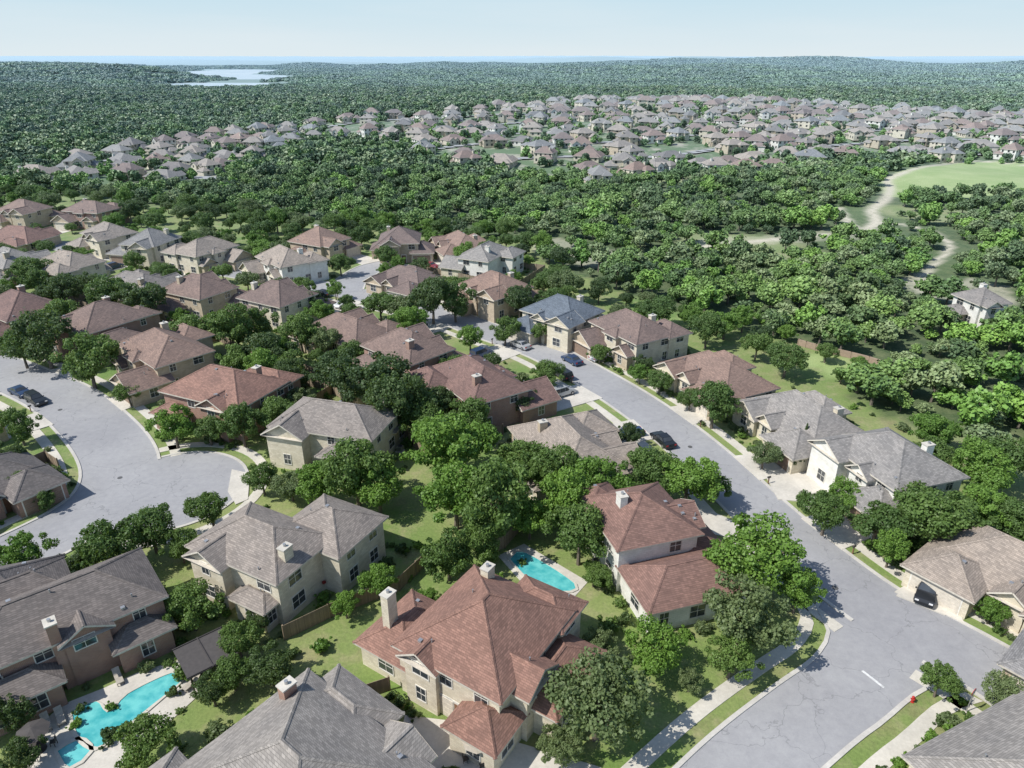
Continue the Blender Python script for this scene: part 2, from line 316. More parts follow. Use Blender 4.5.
# ------------------------------------------------------------------ houses
def roofz(wg,x,y):
    cx,cy,w,d,h,kind,pit=wg[:7]; dx=w/2-abs(x-cx); dy=d/2-abs(y-cy)
    if kind=='hip': return h+pit*min(dx,dy)
    return h+pit*(dy if kind=='gx' else dx)
def make_parts(wings,roof,wall,near=True,garage=(0,),seed=0,chim=None,gd=None,wall2=None):
    r=random.Random(seed); Pt={k:MB() for k in('walls','roof','windows','trim','garage_door','chimney','roof_vents','door')}
    W,Rf,Wi,Tr=Pt['walls'],Pt['roof'],Pt['windows'],Pt['trim']; gd=gd or GDOOR
    ov=.5
    for wi,wg in enumerate(wings):
        cx,cy,w,d,h,kind,pit=wg[:7]; x0,x1,y0,y1=cx-w/2,cx+w/2,cy-d/2,cy+d/2; wm=wall2 if (wall2 and wi%2==1) else wall
        q=[(x0,y0),(x1,y0),(x1,y1),(x0,y1)]
        for k in range(4):
            a,b_=q[k],q[(k+1)%4]; top=[(b_[0],b_[1],h),(a[0],a[1],h)]
            if (kind=='gx' and k in(1,3)) or (kind=='gy' and k in(0,2)):
                rise=pit*(d if kind=='gx' else w)/2-.03; top=[(b_[0],b_[1],h),((a[0]+b_[0])/2,(a[1]+b_[1])/2,h+rise),(a[0],a[1],h)]
            W.poly([(a[0],a[1],-.4),(b_[0],b_[1],-.4)]+top,wm)
        ze=h-pit*ov; X0,X1,Y0,Y1=x0-ov,x1+ov,y0-ov,y1+ov; cap=[]
        if kind=='hip':
            if w>=d:
                hr=(Y1-Y0)/2; zr=ze+pit*hr; A=(X0+hr,cy,zr);B=(X1-hr,cy,zr)
                Rf.poly([(X0,Y0,ze),(X1,Y0,ze),B,A],roof);Rf.poly([(X1,Y1,ze),(X0,Y1,ze),A,B],roof);Rf.poly([(X0,Y1,ze),(X0,Y0,ze),A],roof);Rf.poly([(X1,Y0,ze),(X1,Y1,ze),B],roof)
                cap=[((X0,Y0,ze),A),((X0,Y1,ze),A),((X1,Y0,ze),B),((X1,Y1,ze),B)]
                if w-d>.3: cap.append((A,B))
            else:
                hr=(X1-X0)/2; zr=ze+pit*hr; A=(cx,Y0+hr,zr);B=(cx,Y1-hr,zr)
                Rf.poly([(X1,Y0,ze),(X1,Y1,ze),B,A],roof);Rf.poly([(X0,Y1,ze),(X0,Y0,ze),A,B],roof);Rf.poly([(X0,Y0,ze),(X1,Y0,ze),A],roof);Rf.poly([(X1,Y1,ze),(X0,Y1,ze),B],roof)
                cap=[((X0,Y0,ze),A),((X1,Y0,ze),A),((X0,Y1,ze),B),((X1,Y1,ze),B),(A,B)]
        elif kind=='gx':
            zr=ze+pit*(Y1-Y0)/2; A=(X0,cy,zr);B=(X1,cy,zr); Rf.poly([(X0,Y0,ze),(X1,Y0,ze),B,A],roof);Rf.poly([(X1,Y1,ze),(X0,Y1,ze),A,B],roof); cap=[(A,B)]
            for xx in(X0,X1):
                for yy in(Y0,Y1): Tr.beam((xx,yy,ze-.1),(xx,cy,zr-.1),.06,.12,FASC)
        else:
            zr=ze+pit*(X1-X0)/2; A=(cx,Y0,zr);B=(cx,Y1,zr); Rf.poly([(X1,Y0,ze),(X1,Y1,ze),B,A],roof);Rf.poly([(X0,Y1,ze),(X0,Y0,ze),A,B],roof); cap=[(A,B)]
            for yy in(Y0,Y1):
                for xx in(X0,X1): Tr.beam((xx,yy,ze-.1),(cx,yy,zr-.1),.06,.12,FASC)
        e=[(X0,Y0),(X1,Y0),(X1,Y1),(X0,Y1)]
        for k in range(4):
            if (kind=='gx' and k in(1,3)) or (kind=='gy' and k in(0,2)): continue
            a,b_=e[k],e[(k+1)%4]; Tr.poly([(a[0],a[1],ze-.2),(b_[0],b_[1],ze-.2),(b_[0],b_[1],ze),(a[0],a[1],ze)],FASC)
        if near: Tr.poly([(X0,Y1,ze-.2),(X1,Y1,ze-.2),(X1,Y0,ze-.2),(X0,Y0,ze-.2)],FASC)
        if near:
            for a,b_ in cap: Rf.beam(a,b_,.34,.07,roof)
        sides=[((x0,y0),(x1,y0),(0,-1)),((x1,y0),(x1,y1),(1,0)),((x1,y1),(x0,y1),(0,1)),((x0,y1),(x0,y0),(-1,0))]
        for si,(a,b_,nr) in enumerate(sides):
            L=math.hypot(b_[0]-a[0],b_[1]-a[1]); t=((b_[0]-a[0])/L,(b_[1]-a[1])/L)
            def blocked(s,zt,m=.6):
                px,py=a[0]+t[0]*s+nr[0]*.6,a[1]+t[1]*s+nr[1]*.6
                for o in wings:
                    if o is wg: continue
                    if abs(px-o[0])<o[2]/2+m and abs(py-o[1])<o[3]/2+m and zt<roofz(o,min(max(px,o[0]-o[2]/2),o[0]+o[2]/2),min(max(py,o[1]-o[3]/2),o[1]+o[3]/2))+.6: return True
                return False
            def slab(mb,s,z,ww,hh,out,th,m):
                px,py=a[0]+t[0]*s+nr[0]*(out-th/2),a[1]+t[1]*s+nr[1]*(out-th/2); mb.box(px,py,z,ww if abs(t[0])>.5 else th,th if abs(t[0])>.5 else ww,hh,m)
            isg=(wi in garage and si==0)
            if isg and not blocked(L/2,1.5,.1):
                gw=min(4.9,L-1.2); G=Pt['garage_door']; slab(G,L/2,.0,gw+.3,2.5,.03,.1,TRIM)
                for k in range(4): slab(G,L/2,.03+.56*k,gw,.53,.06,.08,gd)
            for st in range(2 if h>4.6 else 1):
                if isg and st==0: continue
                zb=.9+st*2.95; hh=min(1.5,h-.4-zb)
                if hh<.8: continue
                n=max(1,int(L/3.3))
                for k in range(n):
                    s=L*(k+.5)/n+r.uniform(-.3,.3); ww=r.choice([1.0,1.3,1.7]) if near else 1.3
                    if s<ww/2+.3 or s>L-ww/2-.3 or blocked(s,zb+hh) or r.random()<.12: continue
                    if near:
                        slab(Wi,s,zb,ww,hh,.015,.05,GLASS)
                        for sx_ in(-1,1): slab(Wi,s+sx_*(ww/2+.045),zb-.09,.09,hh+.18,.06,.1,TRIM)
                        slab(Wi,s,zb-.09,ww,.09,.07,.11,TRIM); slab(Wi,s,zb+hh,ww,.09,.06,.1,TRIM)
                        slab(Wi,s,zb+.001,.05,hh-.002,.035,.05,TRIM); slab(Wi,s,zb+hh*.5,ww-.002,.05,.04,.05,TRIM)
                    else: slab(Wi,s,zb,ww,hh,.03,.08,GLASS)
    wg=wings[0]; dx=wg[0]+wg[2]*.12; Pt['door'].box(dx,wg[1]-wg[3]/2-.03,0,1.1,.12,2.2,DOOR); Pt['door'].box(dx,wg[1]-wg[3]/2-.01,0,1.5,.1,2.45,TRIM)
    if chim is None: chim=[(wings[0][0]+wings[0][2]*r.choice([-.3,.3,.2]),wings[0][1]+wings[0][3]*.25)] if r.random()<.7 else []
    for (x,y) in chim:
        zt=max([roofz(o,x,y) for o in wings if abs(x-o[0])<=o[2]/2+.6 and abs(y-o[1])<=o[3]/2+.6]+[wings[0][4]]); C=Pt['chimney']
        top=max(zt+1.1,wings[0][4]+1.7); C.box(x,y,0,.85,1.15,top,wall); C.box(x,y,top+.002,1.0,1.3,.13,CONC); C.cyl(x,y,top+.13,.16,.3,METAL,8)
    V=Pt['roof_vents']
    for k in range(7 if near else 0):
        o=r.choice(wings); x=o[0]+r.uniform(-.35,.35)*o[2]; y=o[1]+r.uniform(-.1,.35)*o[3]; z=max(roofz(p_,x,y) for p_ in wings if abs(x-p_[0])<=p_[2]/2 and abs(y-p_[1])<=p_[3]/2)
        if r.random()<.5: V.cyl(x,y,z-.15,.07,.5,METAL,8)
        else: V.box(x,y,z-.1,.36,.36,.24,METAL)
    return Pt
HB=[]; HC=[]
def reg(x,y,rot,w):
    c,s=math.cos(rot),math.sin(rot)
    for o in w: HB.append((x+o[0]*c-o[1]*s,y+o[0]*s+o[1]*c,rot,o[2],o[3]))
def in_house(x,y,m=0):
    for hx,hy,r,w,d in HB:
        dx,dy=x-hx,y-hy
        if abs(dx)+abs(dy)>40: continue
        c,s=math.cos(r),math.sin(r)
        if abs(dx*c+dy*s)<w/2+m and abs(-dx*s+dy*c)<d/2+m: return True
    return False
def house(name,x,y,rot,wings,roof,wall,**k):
    e=link(bpy.data.objects.new(name,None)); e.location=(x,y,float(terr(x,y))); e.rotation_euler=(0,0,rot); reg(x,y,rot,wings); HC.append((x,y,rot,wings[0]))
    for nm,mb in make_parts(wings,ROOF[roof],WALL[wall],**k).items():
        if mb.f: mb.obj(nm,e)
    return e
def T(kind,r,mir):
    p=.56+.08*r.random(); j=lambda a:a+r.uniform(-.5,.5)
    if kind=='A': w=[(0,0,j(13),j(10),5.8,'hip',p),(-4.6,-5.6,6.6,6.2,3.1,'hip',p),(4.2,-4.6,5.2,4.6,5.6,'gy',p),(3.1,6.1,8,5,3.15,'hip',p),(-1.2,-4.9,3,2.4,5.3,'gy',p+.1)]; g=(1,)
    elif kind=='B': w=[(0,0,j(17),j(11),3.1,'hip',p),(5.4,-5.6,6.6,6.4,3.05,'hip',p),(-5,-5,5.4,4.4,3.2,'gy',p),(-4,6,7.4,5,3.0,'hip',p),(-.6,-4.6,3,4,3.5,'gy',p+.12)]; g=(1,)
    elif kind=='C': w=[(0,0,j(11),j(12),5.8,'hip',p),(6.4,-2,6.2,9.2,3.2,'hip',p),(-2.2,-6,5,4.4,5.7,'gy',p),(-6,2,4.4,7,3.1,'hip',p),(2.4,5.6,5,4.2,5.5,'hip',p)]; g=(1,)
    else: w=[(0,0,j(14),j(9),5.7,'hip',p),(4.6,-6,6.8,6,3.1,'gy',p),(-3.8,5.5,7,5,5.5,'hip',p),(-4.2,-4.5,4,3.2,3.3,'gy',p),(-.2,-4.2,3.4,2.6,5.5,'hip',p)]; g=(1,)
    if mir: w=[(-o[0],)+o[1:] for o in w]
    return w,g
DRV=[]; CARS=[]
def auto(u,v,kind,roof,wall,mir=False,sc=1.0,rot=None,drive=True,name='suburban_house',seed=None):
    x,y=site(u,v,4.5); sd=seed or int(u*7+v); r=random.Random(sd); w,g=T(kind,r,mir); w=[(o[0]*sc,o[1]*sc,o[2]*sc,o[3]*sc,o[4],o[5],o[6]) for o in w]
    best=min(((math.hypot(px-x,py-y),px,py) for ri,(pl,hw) in enumerate(ROADS) for px,py in pl),key=lambda a:a[0])
    if rot is None: rot=math.atan2(best[2]-y,best[1]-x)+math.pi/2
    else: rot=math.radians(rot)
    house(name,x,y,rot,w,roof,wall,garage=g,seed=sd,gd=r.choice([GDOOR,GDOOR,GDOOR2]),wall2=WALL[r.choice(['cream','tan',wall,wall])])
    o=w[1]; c,s=math.cos(rot),math.sin(rot); lx,ly=o[0],o[1]-o[3]/2; gx,gy=x+lx*c-ly*s,y+lx*s+ly*c
    if drive:
        b2=min(((math.hypot(px-gx,py-gy),px,py,ri) for ri,(pl,hw) in enumerate(ROADS) for px,py in pl),key=lambda a:a[0])
        if 5<b2[0]<26:
            d=np.array([b2[1]-gx,b2[2]-gy])/b2[0]; e=np.array([gx,gy])+d*(b2[0]-ROADS[b2[3]][1]+.1); n=np.array([-d[1],d[0]]); f=np.array([c,s])
            if f@n<0: f=-f
            a0=np.array([gx,gy])-np.array([-s,c])*(-.05)
            DRV.append([tuple(a0+f*2.9),tuple(a0-f*2.9),tuple(e-n*3.3),tuple(e+n*3.3)])
            if r.random()<.6 and b2[0]-ROADS[b2[3]][1]>6.0: CARS.append((*(np.array([gx,gy])*.5+e*.5+f*r.choice([-1.3,1.3])),math.atan2(d[1],d[0])+(math.pi if r.random()<.6 else 0),r.choice(['white','black','silver','blue','silver','red']),r.random()<.5))
D=math.radians
def hero(u,v,h,rot,wings,roof,wall,name,**k):
    x,y=site(u,v,h); house(name,x,y,D(rot),wings,roof,wall,**k)
hero(486,624,6,-33,[(0,0,10.6,11.5,6,'hip',.6),(-7.6,-1.8,5.6,7.4,3.2,'hip',.55),(4.2,-6.2,4.4,4,3.3,'hip',.6),(6.6,1,4.6,8,3.6,'hip',.55),(2.6,5.6,6,4,5.7,'hip',.6),(5.2,-2.2,3.4,3.8,5.6,'gx',.6),(-2.6,-4.9,3.4,2.6,5.7,'gy',.62)],'red','cream','stone_house',garage=(0,),seed=1,chim=[(-8.6,-3.2),(-3.0,4.6)])
hero(262,538,6,-28,[(0,0,12,8,6,'hip',.56),(4.2,5.8,8.4,7.4,5.7,'hip',.56),(-6.4,1.2,3.6,6,3.2,'hip',.56),(-2.8,-3.7,4.6,2.8,5.8,'gy',.56),(3.2,-4.4,4.2,2.2,3.2,'hip',.5)],'tan','cream','stone_house',garage=(),seed=2,chim=[(5.0,-1.5)])
hero(656,536,5,17,[(-.5,3.2,9.2,9.6,6,'hip',.56),(.8,-4.9,11,6.6,3.4,'hip',.56),(5.2,.6,4.4,6,3.3,'hip',.55),(-3.3,8.2,4.2,4.4,5.6,'hip',.56),(3.2,2.2,4.,4.6,5.7,'gx',.56)],'red','white','stone_house',garage=(),seed=3,chim=[(-2.6,3.5)])
hero(58,612,5,40,[(0,0,16,8.6,5.6,'hip',.56),(-5,-4.8,7,3.6,3.2,'hip',.5),(5.5,-4.6,4.6,3.,3.2,'hip',.5),(-3,5.4,9,5,5.5,'hip',.56),(1.4,-3.6,3.6,2.6,5.4,'gy',.56)],'dark','brick','brick_house',garage=(),seed=4,chim=[(-.8,-4.2)])
hero(297,784,6,-38,[(0,0,15,13,6,'hip',.56),(8,-3,5,8,3.4,'hip',.55),(-6,-7,7,6,5.6,'hip',.56),(-3,6.6,7,4.4,5.2,'hip',.55),(3.4,5.4,4,4,5.7,'gy',.56)],'grey','brick','brick_house',garage=(),seed=5,chim=[(-6.2,3.9)])
hero(1040,768,4,25,[(0,0,14,10,3.2,'hip',.56),(-4,-5,6,6,3.1,'gy',.56)],'grey','cream','stone_house',garage=(),seed=6,chim=[])
hero(335,415,6,-16,[(0,0,15,8.6,5.8,'hip',.56),(-4.5,-4.4,5.4,3.6,5.6,'gy',.6),(4,5.2,7,4.6,3.3,'hip',.56),(2.5,-4.4,4,3,3.2,'hip',.56)],'tan','cream','stone_house',garage=(),seed=7,chim=[(6,3)])
hero(225,384,5.8,-24,[(0,0,15,10.4,5.8,'hip',.56),(-5,-5.8,5,3.6,3.2,'hip',.6),(3,6,9,4.6,5.4,'hip',.56),(3.4,-4.8,4.6,3,5.6,'gy',.56)],'red','brick','brick_house',garage=(),seed=8,chim=[(4,3)])
hero(-10,592,5,20,[(0,0,10,8,5,'hip',.56)],'dark','brick','brick_house',garage=(),seed=9,chim=[])
for a in [
 (25,212,'A','brown','tan',0),(92,212,'D','brown','brick',1),(18,232,'B','red','tan',0),(110,236,'A','tan','cream',0),(152,244,'C','grey','cream',1),(206,252,'D','tan','cream',0),
 (12,264,'A','grey','tan',1),(70,266,'D','tan','cream',0),(136,279,'B','tan','tan',0),(200,293,'A','brown','tan',0),(286,262,'D','tan','white',1),(320,243,'C','brown','tan',0),
 (22,312,'A','red','brick',1),(104,323,'C','brown','brick',0),(278,300,'A','brown','cream',0),(166,352,'D','brown','tan',0),(348,323,'B','brown','tan',1),
 (400,242,'C','brown','tan',0),(462,239,'B','brown','tan',0),(485,257,'D','grey','white',0),(408,273,'B','brown','tan',0),(495,290,'A','brown','tan',0),(408,352,'A','brown','brick',0),
 (476,384,'D','red','brick',1),(562,315,'A','slate','cream',0),(632,332,'D','brown','cream',1),(570,437,'B','tan','tan',0),(718,366,'B','brown','cream',0),(806,410,'B','grey','cream',0),(890,464,'A','grey','white',1),(1034,562,'B','tan','cream',1)]:
    auto(a[0],a[1],a[2],a[3],a[4],bool(a[5]),sc=1.08 if a[0] in(166,104,22,476) else .97)
auto(980,303,'C','tan','white',False,.6,rot=10,drive=False)
auto(-30,475,'B','dark','brick',False,.85,drive=False)
auto(1150,655,'A','grey','cream'); auto(-90,420,'A','brown','tan'); auto(-80,300,'A','brown','tan')
dv=MB()
for q in DRV: dv.prism(q,-.1,.135,CONC)
MD=[S(q) for q in [[(405,716),(470,724),(520,744),(600,768),(680,840),(600,860),(440,800),(400,740)],[(232,470),(250,474),(248,500),(236,505),(228,492)],[(694,505),(712,512),(748,528),(738,540),(690,530)],[(762,470),(812,464),(830,490),(812,503),(778,500)],[(896,596),(928,572),(968,586),(945,616)]]]
for q in MD: dv.prism(q,-.1,.128,CONC)
dv.obj('driveway')
# ------------------------------------------------------------------ pool terrace
pt=MB(); pt.prism(S([(30,735),(62,705),(105,688),(140,672),(180,660),(205,690),(150,740),(95,790),(20,790)]),-.1,.06,CONC); pt.obj('pool_terrace')
def pool(poly,name='swimming_pool'):
    e=MB(); w=smooth(S(poly+[poly[0]]),.6)[:-1]; c=np.mean(w,0); e.poly([(x,y,.1) for x,y in (w if sum(w[i][0]*w[(i+1)%len(w)][1]-w[(i+1)%len(w)][0]*w[i][1] for i in range(len(w)))>0 else w[::-1])],POOL)
    n=len(w)
    for k in range(n):
        a,b_=np.array(w[k]),np.array(w[(k+1)%n]); e.prism([tuple(a),tuple(b_),tuple(b_+(b_-c)/np.linalg.norm(b_-c)*.35),tuple(a+(a-c)/np.linalg.norm(a-c)*.35)],0,.16,WALK)
    e.obj(name)
pool([(72,712),(98,702),(112,712),(128,695),(172,674),(183,680),(150,708),(122,730),(98,748),(78,735)]); pool([(58,752),(78,741),(90,752),(70,768)],'spa_pool')
pt=MB(); pt.prism(S([(498,556),(524,544),(588,582),(570,602),(530,592)]),-.1,.05,CONC); pt.obj('pool_terrace')
pool([(510,560),(524,553),(574,584),(562,592),(530,580)])
CUSH=plain('lounger_cushion',(.4,.36,.3),.8); FR=plain('furniture_frame',(.06,.05,.045),.5); CAN=plain('canvas_dark',(.07,.06,.055),.8)
for (u,v,r) in [(48,728,40),(62,722,40),(120,682,40),(190,688,-30),(135,745,60)]:
    e=MB(); e.box(0,0,.3,.6,1.2,.09,CUSH); e.poly([(-.3,.6,.39),(.3,.6,.39),(.3,1.1,.85),(-.3,1.1,.85)],CUSH); e.poly([(-.3,1.1,.8),(.3,1.1,.8),(.3,.6,.34),(-.3,.6,.34)],CUSH)
    for a in(-.26,.26):
        for c in(-.55,.55): e.box(a,c,0,.05,.05,.3,FR)
    o=e.obj('pool_lounger'); x,y=site(u,v); o.location=(x,y,.06); o.rotation_euler=(0,0,D(r))
for (u,v,m) in [(40,750,CAN),(478,758,CUSH)]:
    e=MB(); e.cyl(0,0,0,.55,.05,FR,12); e.cyl(0,0,.05,.05,.66,FR,8); e.cyl(0,0,.71,.6,.04,FR,16); e.cyl(0,0,.75,.03,1.7,FR,8); e.cyl(0,0,2.1,1.3,.45,m,8,.05)
    for k in range(4):
        a=k*math.pi/2+.4; e.box(1.05*math.cos(a),1.05*math.sin(a),.42,.45,.45,.06,FR,a); e.box(1.27*math.cos(a),1.27*math.sin(a),.48,.05,.45,.45,FR,a)
        for p_ in((-.18,-.18),(.18,.18),(.18,-.18),(-.18,.18)): e.box(1.05*math.cos(a)+p_[0],1.05*math.sin(a)+p_[1],0,.04,.04,.42,FR)
    o=e.obj('patio_table_with_umbrella'); x,y=site(u,v); o.location=(x,y,.07)
e=MB(); x,y=site(205,652,2.6)
for a in(-1.9,1.9):
    for c in(-1.9,1.9): e.box(a,c,0,.15,.15,2.5,FR)
e.box(0,0,2.5,4.4,4.4,.1,CAN); e.box(0,0,2.602,.1,4.5,.08,FR); e.box(0,-2.1,2.602,4.5,.1,.09,FR); e.box(0,2.1,2.602,4.5,.1,.09,FR)
o=e.obj('patio_pergola'); o.location=(x,y,.0); o.rotation_euler=(0,0,D(40))
# ------------------------------------------------------------------ tree meshes (all quads)
def quadmesh(name,V,mi,mats,lv):
    n=len(V)//4; me=bpy.data.meshes.new(name); me.vertices.add(4*n); me.vertices.foreach_set('co',V.astype(np.float32).ravel())
    me.loops.add(4*n); me.loops.foreach_set('vertex_index',np.arange(4*n,dtype=np.int32)); me.polygons.add(n); me.polygons.foreach_set('loop_start',np.arange(0,4*n,4,dtype=np.int32))
    for m in mats: me.materials.append(m)
    me.polygons.foreach_set('material_index',mi.astype(np.int32)); me.update(calc_edges=True)
    a=me.attributes.new('lv','FLOAT','FACE'); a.data.foreach_set('value',lv.astype(np.float32)); return me
def nrm(a): return a/(np.linalg.norm(a,axis=-1,keepdims=True)+1e-9)
def leaves(c,n,s,g):
    t=nrm(np.cross(n,g.normal(size=n.shape))); b_=np.cross(n,t); s=s[:,None]; k=.65+.35*g.random((len(c),1)); tip=n*s*g.uniform(-.4,.4,(len(c),1))
    return np.stack([c-t*s,c-b_*s*k+tip*.5,c+t*s-tip,c+b_*s*k+tip*.5],1).reshape(-1,3)
def limb(p,q,r0,r1,n=6):
    p=np.array(p,float);q=np.array(q,float); d=nrm(q-p); a=nrm(np.cross(d,[.3,.9,.2])); b_=np.cross(d,a); out=[]
    for k in range(n):
        A,B=2*math.pi*k/n,2*math.pi*(k+1)/n; f=lambda o,r,t:o+r*(a*math.cos(t)+b_*math.sin(t)); out+=[f(p,r0,A),f(p,r0,B),f(q,r1,B),f(q,r1,A)]
    return out
def tree(name,seed,n,ls,mat,style='round',nl=14,rx=1.,rz=.75,zc=1.15,trunk=True,ns=0):
    g=np.random.default_rng(seed)
    if style in('round','shrub'):
        d=nrm(g.normal(size=(nl,3))); d[:,2]=d[:,2]*.9+.12; lc=d*np.array([rx*g.uniform(.82,1.12),rx*g.uniform(.82,1.12),rz])*g.uniform(.35,.76,(nl,1)); lr=g.uniform(.24,.42,nl)*rx; lr[0]=.48*rx; lc[0]=(0,0,.05)
        if ns:
            d=nrm(g.normal(size=(ns,3))); d[:,2]=np.abs(d[:,2])*.9-.15; lc=np.concatenate([lc,d*np.array([rx,rx,rz])*g.uniform(.8,1.12,(ns,1))]); lr=np.concatenate([lr,g.uniform(.09,.19,ns)*rx])
        NL=len(lr); lc[:,2]+=zc; pr=lr**1.8/np.sum(lr**1.8)
        m=int(n*1.9); li=g.choice(NL,m,p=pr); dd_=nrm(g.normal(size=(m,3))); rr=lr[li]*(g.uniform(.66,1.02,m)+.25*g.random(m)**4)
        rr*=1+.18*np.sin(dd_[:,0]*7+li)*np.sin(dd_[:,1]*6+li*2)+.09*np.sin(dd_[:,2]*13+li)
        c=lc[li]+dd_*rr[:,None]*np.array([1,1,.85]); keep=np.ones(m,bool)
        for k in range(NL): keep&=~((np.linalg.norm(c-lc[k],axis=1)<lr[k]*.62)&(li!=k))
        keep&=c[:,2]>zc-rz*.85; c,dd_,li=c[keep][:n],dd_[keep][:n],li[keep][:n]
        nn=nrm(dd_+.8*g.normal(size=dd_.shape)+np.array([0,0,.3])); tone=g.random(NL)
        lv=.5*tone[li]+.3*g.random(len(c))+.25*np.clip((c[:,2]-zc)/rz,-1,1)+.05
        tops=lc[:nl]
    elif style=='cone':
        t=g.random(n)**.8; z=zc*(.08+1.92*t); R_=rx*(1-t)**.75*(1+.18*np.sin(z*23+seed))*g.uniform(.6,1.05,n)+.03; a=g.uniform(0,2*np.pi,n); R_*=1+.15*np.sin(a*5+z*9)
        c=np.stack([R_*np.cos(a),R_*np.sin(a),z],1); nn=nrm(np.stack([np.cos(a),np.sin(a),.5+0*a],1)+.6*g.normal(size=(n,3))); lv=g.random(n); tops=[]
    s=ls*g.uniform(.6,1.35,len(c)); V=list(leaves(c,nn,s,g)); k0=len(V)//4; T_=[]
    if trunk:
        h=zc-.3*rz if style!='cone' else zc*1.7; T_+=limb((0,0,-.05),(.03,.02,h*.55),.075,.055); T_+=limb((.03,.02,h*.55),(0,0,h),.055,.03)
        if style=='round':
            for k in range(min(7,len(tops))): T_+=limb((.03,.02,h*(.5+.07*k)),tops[k],.035,.012,5)
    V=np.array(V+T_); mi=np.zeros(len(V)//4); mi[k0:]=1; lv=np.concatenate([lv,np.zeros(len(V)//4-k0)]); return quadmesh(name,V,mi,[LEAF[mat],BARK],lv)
NEAR={}
NEAR['oak']=[tree('oak_tree',i,9500,.036,'oak',nl=12+i%4,ns=26,rz=.72+.05*i) for i in range(5)]
NEAR['bright']=[tree('elm_tree',10+i,9500,.036,'bright',nl=12,rz=.85,zc=1.2,ns=24) for i in range(3)]
NEAR['grey']=[tree('live_oak_tree',20+i,8500,.036,'grey',nl=14,ns=30) for i in range(3)]
NEAR['dark']=[tree('juniper_tree',30+i,8500,.036,'dark',nl=12,rz=.85,ns=26) for i in range(3)]
NEAR['red']=[tree('red_maple_tree',40,4000,.06,'red',nl=9,ns=8)]
NEAR['cypress']=[tree('cypress_tree',45,3500,.07,'dark','cone',rx=1.,zc=4.2)]
NEAR['spruce']=[tree('spruce_tree',46,5000,.06,'blue','cone',rx=1.,zc=1.7)]
NEAR['shrub']=[tree('shrub_a',50,1200,.09,'oak','shrub',nl=7,rz=.8,zc=.5,trunk=False,ns=6),tree('shrub_b',51,1200,.09,'bright','shrub',nl=6,rz=.8,zc=.5,trunk=False,ns=6),tree('shrub_c',52,1200,.09,'dark','shrub',nl=7,rz=.8,zc=.5,trunk=False,ns=6),tree('shrub_d',53,1200,.09,'grey','shrub',nl=7,rz=.7,zc=.45,trunk=False,ns=6)]
NAMES={'oak':'oak_tree','bright':'elm_tree','grey':'live_oak_tree','dark':'juniper_tree','red':'red_maple_tree','cypress':'cypress_tree','spruce':'spruce_tree'}
TP=[]
def put(x,y,R_,kind,sz=1.0):
    o=link(bpy.data.objects.new(NAMES[kind],RR.choice(NEAR[kind]))); o.location=(x,y,float(terr(x,y))); o.rotation_euler=(0,0,RR.uniform(0,6.28)); o.scale=(R_*RR.uniform(.9,1.08),R_*RR.uniform(.9,1.08),R_*sz); TP.append((x,y,R_))
def ht(u,v,w,kind='oak'):
    a=(384-v)/F; t=(H-4)/(SP-a*CP); R_=w/2*t/F
    if kind=='cypress': x,y=site(u,v,3); put(x,y,R_,kind); return
    x,y=site(u,v,1.15*R_); put(x,y,R_*.98,kind,RR.uniform(.9,1.1))
